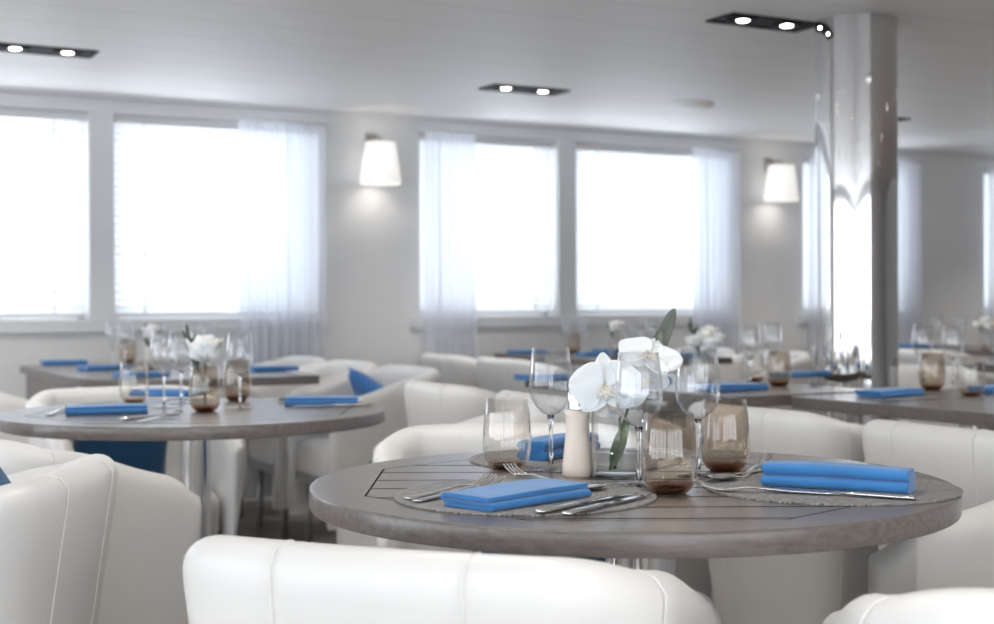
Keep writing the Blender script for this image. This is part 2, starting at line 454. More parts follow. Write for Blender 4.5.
# ceiling disc
p = at(692, 103.5, CEIL)
e = empty('smoke_detector', 'flat round white disc on the ceiling before the middle windows', 'ceiling fitting', loc=(p.x, p.y, CEIL))
MB().lathe([(.0, -.028), (.085, -.028), (.108, -.02), (.115, -.004), (.115, 0)], 40).build('cover', 'petal', e)

# wall lamps
def make_walllamp():
    e = empty('wall_lamp', 'x', 'wall lamp')   # local -y = into the room, wall at y=.13
    o = MB().lathe([(.082, .0), (.112, -.225), (.109, -.225), (.079, .0)], 40, close=True).build('lamp_shade', 'shade', e)
    mb = MB(); mb.box(-.03, .03, .118, .13, -.03, .06); mb.tube([(0, .12, .03), (0, .0, .03), (0, 0, .0)], .007, 8)
    mb.build('bracket', 'brushed', e, smooth=False)
    MB().tube([(-.08, 0, -.005), (.08, 0, -.005)], .003, 6).build('shade_holder', 'brushed', e)
    MB().lathe([(0, -.09), (.022, -.10), (.028, -.125), (.02, -.15), (0, -.158)], 20).build('bulb', 'bulb', e)
    return e
WLP = make_walllamp()
for px, lab in ((381, 'white tapered wall lamp between the left and middle windows'), (781.5, 'white tapered wall lamp next to the steel pillar')):
    k_ = (px - 497) / F; d = (WN - .13) / (-sin(A) * k_ + cos(A))
    put(WLP, (k_ * d, d, 1.912), A, lab, 'lit wall lamps')
    o = spot((k_ * d, d, 1.70), .8, 'wall_lamp_glow', 2.6, blend=1, rad=.05)

# pillar
PX, PY, PR = 1.355, 5.2, .1515
e = empty('steel_pillar', 'floor to ceiling mirror polished steel pillar at the right', 'pillar', loc=(PX, PY, 0))
auto(MB().lathe([(PR, .0), (PR, CEIL)], 128).build('shaft', 'pillar', e))
MB().lathe([(PR + .03, 0), (PR + .03, .01), (PR + .002, .02), (PR + .002, 0)], 64, close=True).build('floor_ring', 'chrome', e)
ang = math.atan2(-PY, -PX) + .50
c = Vector((cos(ang), sin(ang), 0))
MB().lathe([(0, .004), (.012, .004), (.014, 0)], 20).xf(Matrix.Translation(c * (PR - .001) + Vector((0, 0, 2.155 - .03))) @ c.to_track_quat('Z', 'Y').to_matrix().to_4x4()).build('lock_cover', 'black', e)

# ------------------------------------------------------------------ tub chair (faces +y, origin on the floor)
def smooth01(x): x = max(0, min(1, x)); return x * x * (3 - 2 * x)
HW, BY, FY, RC, TH = .315, -.255, .21, .125, .085
def ztop(y):
    z = .768 - .028 * smooth01((y + .30) / .16) - .080 * smooth01((y + .16) / .34)
    if y > .12: q = min(1, (y - .12) / .10); z -= .085 * (1 - sqrt(max(0, 1 - q * q)))
    return z
def zbot(y): return .03 + .10 * smooth01((y + .20) / .30)
def path():
    pts = []
    for i in range(13):
        y = FY - (FY - (BY + RC)) * i / 13
        pts.append((HW, y, 1, 0))
    for i in range(11):
        a = -pi / 2 * i / 10
        pts.append((HW - RC + RC * cos(a), BY + RC + RC * sin(a), cos(a), sin(a)))
    xb = HW - RC
    for i in range(1, 5): pts.append((xb - xb * i / 5, BY, 0, -1))
    h = pts + [(0, BY, 0, -1)] + [(-x, y, -nx, ny) for x, y, nx, ny in reversed(pts)]
    # slight bow of the back
    return [(x, y - (.045 * (1 - (x / HW) ** 2) if y < -.1 else 0), nx, ny) for x, y, nx, ny in h]
PATH = path()
def section(x, y, nx, ny, dy=0, shrink=1.0):
    zt, zb = ztop(y), zbot(y)
    th = TH * shrink; off = TH * (1 - shrink) / 2; zt -= off * .8; zb += off * .3
    r = th / 2; ring = []
    def pt(o, z):
        fl = .15 * (.77 - z) if o < TH / 2 else .03 * (.77 - z)
        k_ = o + fl
        return Vector((x - nx * k_, y - ny * k_ + dy, z))
    zs = [zb + (zt - r - zb) * q for q in (0, .04, .3, .6, .85, 1)]
    for z in zs: ring.append(pt(off, z))
    for q in range(1, 6):
        a = pi * q / 6; ring.append(pt(off + r - r * cos(a), zt - r + r * 1.0 * sin(a)))
    for z in reversed(zs): ring.append(pt(off + th, z))
    return ring
def make_chair():
    e = empty('tub_chair', 'x', 'armchair')
    rings = []
    x, y, nx, ny = PATH[0]
    for dy, sh in ((.030, .45), (.027, .68), (.017, .88)): rings.append(section(x, y, nx, ny, dy, sh))
    for q in PATH: rings.append(section(*q))
    x, y, nx, ny = PATH[-1]
    for dy, sh in ((.017, .88), (.027, .68), (.030, .45)): rings.append(section(x, y, nx, ny, dy, sh))
    o = MB().rings(rings).build('shell', 'leather', e); sub(o, 1)
    n = len(PATH)
    for idx in (15, 25, n - 26, n - 16):
        x, y, nx, ny = PATH[idx]; zt, zb = ztop(y), zbot(y)
        pts = []
        for q in range(12):
            z = zb + .01 + (zt - TH / 2 - zb - .01) * q / 11; k_ = .15 * (.77 - z) - .0002
            pts.append((x - nx * k_, y - ny * k_, z))
        for q in range(1, 7):
            a = pi * q / 6.6; k_ = TH / 2 - (TH / 2 - .0008) * cos(a) + (.15 if q < 4 else .05) * (.77 - zt)
            pts.append((x - nx * k_, y - ny * k_, zt - TH / 2 + (TH / 2 - .0012) * sin(a)))
        MB().tube(pts, .0014, 6).build('seam', 'piping', e)
    # seat cushion: rounded slab following the shell
    rings = []
    def outl(sc, z):
        r_ = []
        for i in range(40):
            a = 2 * pi * i / 40; c_, s_ = cos(a), sin(a)
            px = math.copysign(abs(c_) ** .45, c_) * .222 * sc; py = math.copysign(abs(s_) ** (.45 if s_ > 0 else .7), s_) * .225 * sc + .01
            r_.append(Vector((px, py, z)))
        return r_
    for sc, z in ((.90, .32), (.97, .325), (1, .345), (1, .41), (.985, .435), (.93, .452), (.80, .462), (.5, .468)): rings.append(outl(sc, z))
    MB().rings(rings).build('seat', 'leather', e)
    MB().box(-.19, .19, -.17, .22, .285, .322).build('seat_frame', 'grey_metal', e, smooth=False)
    for sx in (-1, 1):
        MB().tube([(sx * .17, .17, 0), (sx * .165, .165, .29)], [.012, .014], 12).build('leg', 'grey_metal', e)
        MB().tube([(sx * .14, -.19, 0), (sx * .14, -.16, .29)], [.012, .014], 12).build('leg', 'grey_metal', e)
    return e
CH = make_chair()
def chair(x, y, fx, fy, label, group):
    return put(CH, (x, y, 0), math.atan2(fy, fx) - pi / 2, label, group)

# main table
TMx, TMy = .2065, 2.1805
gm, gl = 'tub chairs round the front table', 'tub chairs round the left round table'
chair(-.040, 1.735, .36, .933, 'white leather tub chair backing the camera at the bottom centre', gm)
chair(.665, 1.50, .06, .998, 'white tub chair cut by the bottom right corner of the photo', gm)
chair(.86, 2.075, -1, .03, 'white tub chair at the right edge, rounded arm under the front table rim', gm)
chair(.045, 2.80, .06, -1, 'brightest white tub chair, directly behind the front table, open side to the camera', gm)
# left round table
TLx, TLy = -.7991, 3.6634
chair(-1.02, 3.06, .60, .80, 'white tub chair in front of the left round table, side to the camera', gl)
chair(-.955, 2.27, -1, .02, 'nearest white tub chair in the lower left corner, its back to the room', 'tub chairs at the table beyond the left edge')
chair(-1.12, 4.27, .50, -.86, 'white tub chair behind the left round table, dark blue cushion inside', gl)
chair(-.13, 3.50, -1, .05, 'white tub chair between the left round table and the front table', gl)
def rch(t, v, f, label, group):
    p_ = RW(t, WN - v); d = TX * f
    return chair(p_.x, p_.y, d.x, d.y, label, group)
ga = 'tub chairs at the far left wall table'
rch(2.26, 1.70, -1, 'white tub chair with a bright blue cushion, nearest right seat of the far left table', ga)
rch(2.26, 1.06, -1, 'white tub chair, middle right seat of the far left table', ga)
rch(2.26, .43, -1, 'white tub chair closest to the wall, right side of the far left table', ga)
rch(.85, 1.85, 1, 'white tub chair at the left edge, left side of the far left table', ga)
gd = 'tub chairs at the wall table under the middle windows'
rch(3.47, .50, 1, 'white tub chair at the foot of the narrow sheer curtain, middle wall table', gd)
rch(3.47, 1.15, 1, 'white tub chair second from the wall, left of the middle wall table', gd)
rch(4.78, .45, -1, 'white tub chair behind the middle wall table, closest to the windows', gd)
rch(4.78, 1.10, -1, 'white tub chair behind the middle wall table, further from the windows', gd)
gb = 'tub chairs at the table left of the pillar'
rch(2.29, 2.86, 1, 'white tub chair left of the pillar table, behind the tall front wine glass', gb)
rch(2.29, 3.53, 1, 'white tub chair left of the pillar table, nearer one, behind the orchid', gb)
gc = 'tub chairs at the table right of the pillar'
rch(2.50, 4.24, 1, 'white tub chair back behind the amber glasses, facing the right table', gc)
rch(2.50, 4.91, 1, 'white tub chair back at the right edge, facing the right table', gc)
ge = 'tub chairs at the far right tables'
rch(4.62, 2.75, 1, 'white tub chair in the far distance just right of the pillar', ge)
rch(4.62, 3.41, 1, 'white tub chair at the right edge behind the right table glasses', ge)
rch(6.05, .70, 1, 'white tub chair at the far right wall table, near the windows', ge)
rch(6.05, 1.36, 1, 'white tub chair at the far right wall table, nearer the camera', ge)

# pillows
def make_pillow(mat):
    n = 16; w = .165; vs = []; fs = []
    def P_(u, v, s_):
        x = u * w; y = v * w
        pin = 1 - .10 * (abs(u) ** 2 * (1 - abs(v) ** 2) + abs(v) ** 2 * (1 - abs(u) ** 2)) * 1.0
        h = .05 * ((1 - u ** 4) * (1 - v ** 4)) ** .5
        return (x * pin, y * pin, s_ * h)
    for s_ in (1, -1):
        for j in range(n + 1):
            for i in range(n + 1): vs.append(P_(i / n * 2 - 1, j / n * 2 - 1, s_))
    N_ = (n + 1) ** 2
    for s_ in (0, 1):
        for j in range(n):
            for i in range(n):
                q = s_ * N_ + j * (n + 1) + i; f = (q, q + 1, q + n + 2, q + n + 1); fs.append(f if s_ == 0 else f[::-1])
    me = mesh('cushion', vs, fs); bm = bmesh.new(); bm.from_mesh(me); bmesh.ops.remove_doubles(bm, verts=bm.verts, dist=1e-5); bm.to_mesh(me); bm.free()
    o = link('cushion', me, mat); tag(o, 'x', 'cushion'); return o
PB = make_pillow('pillow_blue'); PC = make_pillow('pillow_bright')
def pillow(proto, cx, cy, fx, fy, label, lean=1.15, z=.60, back=.10, roll=0, side=0):
    """leans on the backrest of the chair that faces (fx, fy)"""
    f = Vector((fx, fy, 0)).normalized(); r_ = Vector((f.y, -f.x, 0))
    p_ = Vector((cx, cy, 0)) - f * back + r_ * side + Vector((0, 0, z))
    rz = math.atan2(fy, fx) - pi / 2
    R_ = Matrix.Rotation(rz, 3, 'Z') @ Matrix.Rotation(lean, 3, 'X') @ Matrix.Rotation(roll, 3, 'Z')
    return put(proto, p_, label=label, group='blue cushions in the tub chairs', rot=R_.to_euler())
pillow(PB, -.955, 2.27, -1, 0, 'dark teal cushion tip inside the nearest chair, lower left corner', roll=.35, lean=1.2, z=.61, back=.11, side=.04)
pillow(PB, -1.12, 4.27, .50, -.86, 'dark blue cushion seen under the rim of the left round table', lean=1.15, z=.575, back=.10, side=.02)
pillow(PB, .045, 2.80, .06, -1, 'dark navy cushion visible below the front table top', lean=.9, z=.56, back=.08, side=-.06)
pillow(PC, -.13, 3.50, -1, .05, 'greyish blue cushion behind the clear stemless glass', lean=.7, z=.575, back=.04, side=.05, roll=.2)
q = RW(2.26, WN - 1.70)
pillow(PC, q.x, q.y, -TX.x, -TX.y, 'bright blue cushion in the chair right of the far left table', lean=1.0, z=.59, back=.07, roll=.4, side=-.05)

# ------------------------------------------------------------------ tables
def round_table(x, y, label):
    e = empty('round_table', label, 'table', 'round dining tables', (x, y, 0))
    R_, z = .5, .75
    prof = [(0, -.032), (R_ - .01, -.032), (R_ - .004, -.032), (R_ - .001, -.031), (R_, -.028), (R_, -.0035), (R_ - .001, -.001), (R_ - .0035, 0), (R_ - .008, 0), (.2, 0), (0, 0)]
    auto(MB().lathe(prof, 160).build('tabletop', 'wood', e, (0, 0, z)), 30)
    auto(MB().lathe([(.037, .015), (.037, .70)], 64).build('column', 'chrome', e))
    auto(MB().lathe([(.10, .700), (.10, .706), (.04, .718)], 40).build('mounting_plate', 'grey_metal', e))
    auto(MB().lathe([(.0, 0), (.24, 0), (.24, .008), (.23, .012), (.045, .02), (.040, .03), (.0, .03)], 64).build('base_plate', 'brushed', e))
    return e
round_table(TMx, TMy, 'grey wood round table in the foreground, set with glasses, napkins and an orchid')
round_table(TLx, TLy, 'smaller looking grey round table at the left with a white rose')

def rect_table(t0, v0, w, l, label, rn=.03, panel=False, rbig=None):
    """corner at t0 along the wall, v0 metres out from the wall"""
    e = empty('dining_table', label, 'table', 'rectangular grey dining tables', RW(t0 + w / 2, WN - v0 - l / 2), A)
    def outline(z, ins=0):
        pts = []
        cs = [(w / 2, l / 2, 0, rn), (-w / 2, l / 2, 90, rn), (-w / 2, -l / 2, 180, rbig or rn), (w / 2, -l / 2, 270, rn)]
        for cx, cy, a0, r_ in cs:
            for i in range(13):
                a = math.radians(a0 + 90 * i / 12)
                ccx = cx - math.copysign(r_, cx); ccy = cy - math.copysign(r_, cy)
                pts.append(Vector((ccx + (r_ - ins) * cos(a), ccy + (r_ - ins) * sin(a), z)))
        return pts
    auto(MB().rings([outline(-.034, .002), outline(-.032), outline(-.002), outline(0, .002)]).build('tabletop', 'wood_plain', e, (0, 0, .75)), 25)
    for s_ in (-1, 1):
        yy = s_ * (l / 2 - .32)
        auto(MB().lathe([(.034, .012), (.034, .716)], 32).build('column', 'chrome', e, (0, yy, 0)))
        auto(MB().lathe([(0, 0), (.20, 0), (.20, .008), (.04, .016), (0, .016)], 48).build('base_plate', 'brushed', e, (0, yy, 0)))
    if panel:
        MB().box(-w / 2 + .03, -w / 2 + .06, -l / 2 + .62, l / 2 - .01, .42, .716).build('side_panel', 'wood_plain', e, smooth=False)
    return e
rect_table(1.12, .30, .88, 1.62, 'grey table at the far left wall with a rounded corner', panel=True, rbig=.36)
rect_table(3.74, .12, .75, 1.25, 'grey table at the wall below the middle windows')
rect_table(2.57, 2.52, .62, 1.25, 'grey table standing left of the steel pillar')
rect_table(2.74, 3.83, .85, 1.25, 'grey table in front of the steel pillar at the right edge')
rect_table(6.30, .30, .75, 1.25, 'distant grey wall table at the far right')
rect_table(4.90, 2.5, .75, 1.25, 'distant grey table at the right edge, nearer than the far wall table')

# ------------------------------------------------------------------ tableware
def make_wine():
    e = empty('wine_glass', 'x', 'glass')
    MB().lathe([(0, 0), (.0345, 0), (.035, .001), (.034, .0018), (.02, .0032), (.008, .006), (.0045, .011), (0, .011)], 48).build('foot', 'glass', e)
    MB().lathe([(0, .0105), (.0042, .0105), (.0036, .03), (.0034, .06), (.0040, .082), (.0062, .092), (.0, .092)], 24).build('stem', 'solid_glass', e)
    out = [(.004, .0915), (.014, .096), (.025, .106), (.0335, .121), (.0368, .135), (.0366, .150), (.0345, .175), (.0308, .204)]
    inn = [(r_ - .0009, z + .0003) for r_, z in reversed(out[1:])] + [(.004, .094)]
    prof = []
    MB().lathe([(0, .0915)] + out + [(.0304, .2046)] + inn + [(0, .0938)], 56).lathe([(.0306 + .0011 * cos(a_), .2046 + .0011 * sin(a_)) for a_ in [2 * pi * q_ / 8 for q_ in range(8)]], 56, close=True).build('bowl', 'glass', e)
    return e
def make_tumbler(name, mat):
    e = empty(name, 'x', 'glass')
    out = [(.018, 0), (.023, .0005), (.031, .006), (.0375, .017), (.0410, .033), (.0420, .048), (.0410, .068), (.0385, .092), (.0355, .1185)]
    inn = [(r_ - .0011, z) for r_, z in reversed(out[3:])] + [(.030, .0105), (.018, .0062)]
    MB().lathe([(0, 0)] + out + [(.0350, .1190)] + inn + [(0, .0055)], 64).build('bowl', mat, e)
    MB().lathe([(0, .0058), (.017, .0062), (.026, .0090), (.0245, .0066), (.016, .0012), (0, .0010)], 40).build('glass_base', 'amber', e)
    return e
WG = make_wine(); TS = make_tumbler('stemless_glass', 'smoke'); TL_ = make_tumbler('stemless_glass', 'smoke_light')
gg = {'w': WG, 's': TS, 'c': TL_}
def glass(kind, px, py, label, group):
    p_ = at(px, py); return put(gg[kind], (p_.x, p_.y, .75), 0, label, group)
g1 = 'glasses on the front round table'
put(WG, (.090, 2.325, .75), 0, 'tall clear wine glass beside the pepper mill', g1)
put(WG, (.3255, 2.24, .75), 0, 'clear wine glass between the two brown stemless glasses', g1)
put(WG, (.2150, 2.10, .75), 0, 'clear wine glass in front of the orchid', g1)
put(TL_, (.0165, 2.345, .75), 0, 'paler stemless glass behind the light blue napkin', g1)
put(TS, (.2540, 2.035, .75), 0, 'brown tinted stemless glass standing nearest the table front', g1)
put(TS, (.3790, 2.30, .75), 0, 'brown tinted stemless glass behind the wine glass, right of the front one', g1)
g2 = 'glasses on the left round table'
for kd, px, py, lab in (('c', 134, 403, 'pale stemless glass leftmost on the left round table'),
                        ('w', 164, 407.5, 'wine glass left of the white rose'), ('w', 181, 403, 'wine glass just behind the white rose'),
                        ('w', 240, 408, 'wine glass right of the white rose'), ('s', 237, 401, 'amber stemless glass behind the right wine glass, left round table')):
    glass(kd, px, py, lab, g2)
g3 = 'glasses on the far left wall table'
for kd, px, py, lab in (('w', 113, 367, 'blurred wine glass leftmost on the far left table'), ('w', 125, 369, 'second blurred wine glass from the left on the far left table'), ('s', 128, 363, 'dark blurred stemless glass behind two wine glasses, far left table'),
                        ('w', 192, 368, 'blurred wine glass behind the rose leaves, far left table'), ('w', 208, 368, 'blurred wine glass rightmost on the far left table'),
                        ('w', 157, 371, 'blurred wine glass beside the pale flower, far left table')):
    glass(kd, px, py, lab, g3)
g4 = 'glasses on the wall table below the middle windows'
for kd, px, py, lab in (('w', 566, 354.5, 'small blurred wine glass under the window mullion'), ('w', 583, 355.5, 'small blurred wine glass right of the window mullion'), ('s', 574, 353, 'dark stemless glass between two wine glasses under the window mullion'),
                        ('w', 633, 357, 'blurred wine glass above the orchid, left one of a pair'), ('w', 652, 357, 'blurred wine glass above the orchid, right one of a pair')):
    glass(kd, px, py, lab, g4)
g5 = 'glasses on the table left of the pillar'
for kd, px, py, lab in (('w', 750, 385, 'blurred wine glass left of the amber glass by the pillar'), ('s', 779, 386, 'blurred amber stemless glass left of the pillar'), ('c', 755, 381, 'pale stemless glass behind the wine glass, left of the pillar'),
                        ('w', 773, 378, 'blurred wine glass behind the amber glass left of the pillar')):
    glass(kd, px, py, lab, g5)
g6 = 'glasses on the right edge table'
for kd, px, py, lab in (('s', 932, 390, 'brown stemless glass behind the blue napkin on the right table'), ('c', 971, 396, 'stemless glass rightmost on the right table'),
                        ('w', 923, 384, 'wine glass behind the brown stemless glass, right table'), ('w', 953, 386, 'wine glass between the two stemless glasses, right table')):
    glass(kd, px, py, lab, g6)
g7 = 'glasses on the distant right tables'
for kd, px, py, lab in (('w', 938, 351, 'tiny blurred wine glass in the distance right of the pillar'), ('w', 962, 353, 'tiny blurred wine glass beside the distant white flowers')):
    glass(kd, px, py, lab, g7)

# placemats
def placemat(x, y, label, group='round woven placemats', rz=0):
    e = put(PM, (x, y, .7502), rz, label, group); return e
PM = auto(MB().lathe([(0, 0), (.190, 0), (.1905, .001), (.190, .0024), (.187, .0026), (.182, .0026), (.1, .0026), (0, .0026)], 96).build('placemat', 'mat'), 40)
tag(PM, 'x', 'placemat')
placemat(.040, 2.005, 'grey woven placemat under the light blue napkin, nearest the camera', rz=.7)
placemat(.503, 2.085, 'grey woven placemat under the thick blue napkin at the right of the front table', rz=.3)
placemat(.140, 2.475, 'grey woven placemat at the back of the front table, mostly hidden')
ZM = .7528

# napkins: folded stacks swept along their length
def napkin_mesh(L, W_, layers, th, seed, roll=False):
    """one strip folded back and forth; the folds show at the sides"""
    rnd = random.Random(seed)
    c = []   # centre line of the folded strip in (x across, z up)
    r_ = th / 2 + .0004
    for k_ in range(layers):
        z = th / 2 + k_ * (th + .0008)
        xs = [-W_ / 2 + th / 2, W_ / 2 - th / 2] if k_ % 2 == 0 else [W_ / 2 - th / 2, -W_ / 2 + th / 2]
        n = 10
        for i in range(n + 1): c.append((xs[0] + (xs[1] - xs[0]) * i / n + (rnd.uniform(-.0004, .0004)), z))
        if k_ < layers - 1:
            s_ = 1 if k_ % 2 == 0 else -1
            for i in range(1, 6):
                a = -pi / 2 + pi * i / 6
                c.append((xs[1] + s_ * r_ * cos(a), z + (th + .0008) / 2 + r_ * sin(a)))
    if roll:   # two thick rolls lying on each other
        c = []
    # offset both ways
    left, right = [], []
    for i, (x, z) in enumerate(c):
        x0, z0 = c[max(0, i - 1)]; x1, z1 = c[min(len(c) - 1, i + 1)]
        d = Vector((x1 - x0, z1 - z0)); d.normalize() if d.length > 0 else None
        nx, nz = -d.y, d.x; h = th / 2 * .93
        left.append((x + nx * h, z + nz * h)); right.append((x - nx * h, z - nz * h))
    ring0 = left + right[::-1]
    if roll:
        ring0 = []; h = th; rr = h / 2
        for sx in (1, -1):
            seg = []
            for k_ in range(2):
                for i in range(9):
                    a = -pi / 2 + pi * (i + .5) / 9
                    seg.append((sx * (W_ / 2 - rr + rr * cos(a) - (.004 if k_ and sx > 0 else 0)), k_ * h * .97 + rr + rr * sin(a) * .985))
            ring0 += seg if sx > 0 else seg[::-1]
            if sx > 0: ring0 += [(W_ * (.3 - .1 * i), 2 * h * .985 + .0008 * sin(i * 2.1)) for i in range(7)]
        ring0 += [(-W_ * (.3 - .1 * i), 0) for i in range(7)]
    rings = []; N_ = 18
    for j in range(N_ + 1):
        v_ = j / N_ * 2 - 1; wob = rnd.uniform(-.0006, .0006)
        rings.append([Vector((x * (1 + .02 * sin(v_ * 3 + seed)) + wob, v_ * L / 2 + .0015 * sin(z * 300 + seed), z * (1 + .05 * sin(v_ * 2.2 + seed)))) for x, z in ring0])
    return mesh('napkin', MB().rings(rings).v, MB().rings(rings).f)
def napkin(name_mesh, x, y, z, ang, label, group='folded blue napkins', tilt=0):
    o = name_mesh.copy(); COL.objects.link(o)
    tag(o, label, 'napkin', group); o.location = (x, y, z); o.rotation_euler = (0, 0, ang - pi / 2); return o
nA = bpy.data.objects.new('folded_napkin', napkin_mesh(.203, .095, 3, .0060, 1))
nB = bpy.data.objects.new('folded_napkin', napkin_mesh(.215, .062, 2, .0175, 2, True))
nC = bpy.data.objects.new('folded_napkin', napkin_mesh(.20, .11, 3, .006, 3))
for q_ in (nA, nB, nC):
    q_.data.materials.append(MT['napkin'])
    for p_ in q_.data.polygons: p_.use_smooth = True
    bv = q_.modifiers.new('b', 'BEVEL'); bv.width = .0012; bv.segments = 2; bv.limit_method = 'ANGLE'; bv.angle_limit = 1.0
napkin(nA, .028, 1.938, ZM, math.radians(46), 'flat folded light blue napkin nearest the camera on the front table')
napkin(nB, .508, 2.062, ZM, math.radians(-27), 'thick two-roll folded blue napkin at the right of the front table')
napkin(nB, .115, 2.53, ZM, math.radians(60), 'blue napkin behind the tall wine glass and pepper mill')
def nk(px, py, ang, label, w=nC, group='folded napkins on the other tables', z=.751):
    p_ = at(px, py); napkin(w, p_.x, p_.y, z, ang, label, group)
nk(107, 413, math.radians(15), 'blue folded napkin at the left of the left round table', nA)
nk(322, 404, math.radians(5), 'blue folded napkin at the right of the left round table', nC)
nk(168, 396, math.radians(-20), 'blue napkin behind the wine glasses on the left round table', nC)
nk(64, 364.5, A, 'blue napkin nearest the wall end of the far left table')
nk(104, 370, A + .2, 'blue napkin second along the left side of the far left table')
nk(141, 377, A, 'blue napkin by the rounded corner of the far left table')
nk(272, 371, A, 'blue napkin at the right end of the far left table')
nk(527, 353.5, A, 'blue napkin left on the wall table below the middle windows')
nk(596, 356, A, 'blue napkin middle of the wall table below the middle windows')
nk(612, 352.5, A, 'blue napkin at the back of the wall table below the middle windows')
nk(688, 357, A, 'blue napkin right on the wall table below the middle windows')
nk(545, 380, A, 'blue napkin on the left corner of the table left of the pillar')
nk(733, 390, A, 'blue napkin behind the amber stemless glasses, table left of the pillar')
nk(640, 383, A, 'blue napkin behind the orchid on the table left of the pillar')
nk(800, 377, A, 'blue napkin touching the pillar outline on the table left of it')
nk(890, 396, A + .15, 'blue napkin in front of the steel pillar on the right table', nA)
nk(1003, 392, A, 'blue napkin cut by the right edge on the right table', nA)
nk(916, 347.5, A, 'blue napkin on the distant wall table right of the pillar')

# cutlery (length along +y from handle end at origin)
def sweep(stations):
    """stations: (y, z, halfwidth, halfthick)"""
    rings = []
    for y, z, w, t in stations:
        rings.append([Vector((w * cos(a), y, z + t * sin(a))) for a in [2 * pi * i / 10 for i in range(10)]])
    return rings
HAND = [(0, .003, .006, .001), (.002, .003, .009, .0018), (.02, .0032, .0088, .0019), (.06, .004, .0060, .0018), (.10, .0065, .0038, .0017), (.125, .0075, .0032, .0016)]
def make_fork():
    e = empty('fork', 'x', 'cutlery')
    MB().rings(sweep(HAND + [(.135, .007, .005, .0012), (.145, .0058, .0105, .001), (.155, .0045, .012, .001), (.160, .004, .012, .001)])).build('handle', 'cutlery', e)
    mb = MB()
    for x in (-.0098, -.0033, .0033, .0098):
        k_ = len(mb.v)
        mb.rings([[Vector((x + w * cos(a), y, z + .0012 * sin(a))) for a in [2 * pi * i / 8 for i in range(8)]] for y, z, w in ((.157, .004, .0023), (.170, .0045, .0021), (.187, .0095, .0019), (.202, .0165, .0012))])
    mb.build('tines', 'cutlery', e)
    return e
def make_spoon():
    e = empty('spoon', 'x', 'cutlery')
    MB().rings(sweep(HAND + [(.135, .007, .0045, .0014)])).build('handle', 'cutlery', e)
    vs = []; fs = []; NR, NA_ = 6, 24
    for s_ in (0, 1):
        for j in range(NR + 1):
            r_ = j / NR
            for i in range(NA_):
                a = 2 * pi * i / NA_; x = .0205 * r_ * cos(a) * (1 - .12 * sin(a)); y = .162 + .031 * r_ * sin(a)
                vs.append((x, y, .0015 + .0075 * r_ ** 2.2 + (.0011 if s_ else 0)))
    n_ = (NR + 1) * NA_
    for s_ in (0, 1):
        for j in range(NR):
            for i in range(NA_):
                i2 = (i + 1) % NA_; q_ = (s_ * n_ + j * NA_ + i, s_ * n_ + j * NA_ + i2, s_ * n_ + (j + 1) * NA_ + i2, s_ * n_ + (j + 1) * NA_ + i)
                fs.append(q_ if s_ else q_[::-1])
    for i in range(NA_):
        i2 = (i + 1) % NA_; a0 = NR * NA_; fs.append((a0 + i, a0 + i2, n_ + a0 + i2, n_ + a0 + i))
    link('bowl', mesh('spoon_bowl', vs, fs), 'cutlery', e)
    return e
def make_knife():
    e = empty('knife', 'x', 'cutlery')
    MB().rings(sweep([(0, .004, .005, .002), (.002, .004, .0085, .0032), (.03, .0042, .0085, .0034), (.08, .0045, .0065, .0032), (.105, .0045, .0055, .0028)])).build('handle', 'cutlery', e)
    rings = []
    for y, x0, x1 in ((.103, -.004, .005), (.112, -.007, .006), (.14, -.0095, .0065), (.18, -.0098, .0065), (.205, -.007, .0062), (.218, -.001, .0055), (.222, .003, .0045)):
        rings.append([Vector((x0, y, .004)), Vector((x0 + .004, y, .0049)), Vector((x1, y, .0053)), Vector((x1, y, .0032)), Vector((x0 + .004, y, .0034))])
    auto(MB().rings(rings).build('blade', 'cutlery', e), 30)
    return e
FK, SP, KN = make_fork(), make_spoon(), make_knife()
def cut(proto, x0, y0, x1, y1, z, label, group='cutlery on the front round table'):
    return put(proto, (x0, y0, z), math.atan2(y1 - y0, x1 - x0) - pi / 2, label, group)
cut(FK, -.128, 1.950, -.010, 2.115, ZM, 'long fork left of the light blue napkin, tines towards the glasses')
cut(FK, -.114, 1.925, -.008, 2.075, ZM, 'second fork lying tight against the light blue napkin')
cut(KN, .053, 1.815, .196, 1.985, ZM, 'knife right of the light blue napkin, the one touching it')
cut(KN, .088, 1.795, .205, 1.960, ZM, 'outer knife lying nearest the front edge of the table')
cut(SP, .262, 2.150, .155, 2.065, .751, 'small spoon between the light blue napkin and the brown glass')
cut(FK, .115, 2.070, .025, 2.235, ZM, 'fork with tines pointing at the pale stemless glass')
cut(SP, .445, 2.290, .335, 2.135, .7512, 'spoon with a dark looking bowl at the left end of the right placemat')
cut(FK, .485, 1.985, .318, 2.035, ZM, 'fork with raised tines left of the thick blue napkin')
cut(KN, .585, 1.930, .415, 2.020, ZM, 'glinting knife in front of the thick blue napkin')
cut(FK, .385, 2.185, .455, 2.355, .7512, 'fork right behind the amber stemless glass')
gk = 'cutlery on the left round table'
def cutp(proto, a, b_, label, group=gk, z=.7512):
    p0, p1 = at(*a), at(*b_); cut(proto, p0.x, p0.y, p1.x, p1.y, z, label, group)
cutp(KN, (122, 421), (185, 414), 'knife in front of the left napkin, left round table')
cutp(FK, (140, 423), (200, 413), 'fork beside the knife at the front of the left round table')
cutp(SP, (300, 398), (264, 406), 'spoon with a dark bowl right of the rose on the left round table')
cutp(KN, (372, 406), (300, 408), 'knife in front of the right napkin, left round table')
cutp(FK, (48, 416), (75, 408), 'fork left of the left napkin on the left round table')
cutp(KN, (937, 399), (868, 402), 'knife in front of the napkin on the right table', 'cutlery on the right tables')
cutp(SP, (835, 384), (808, 387), 'shiny spoon by the foot of the pillar outline', 'cutlery on the right tables')

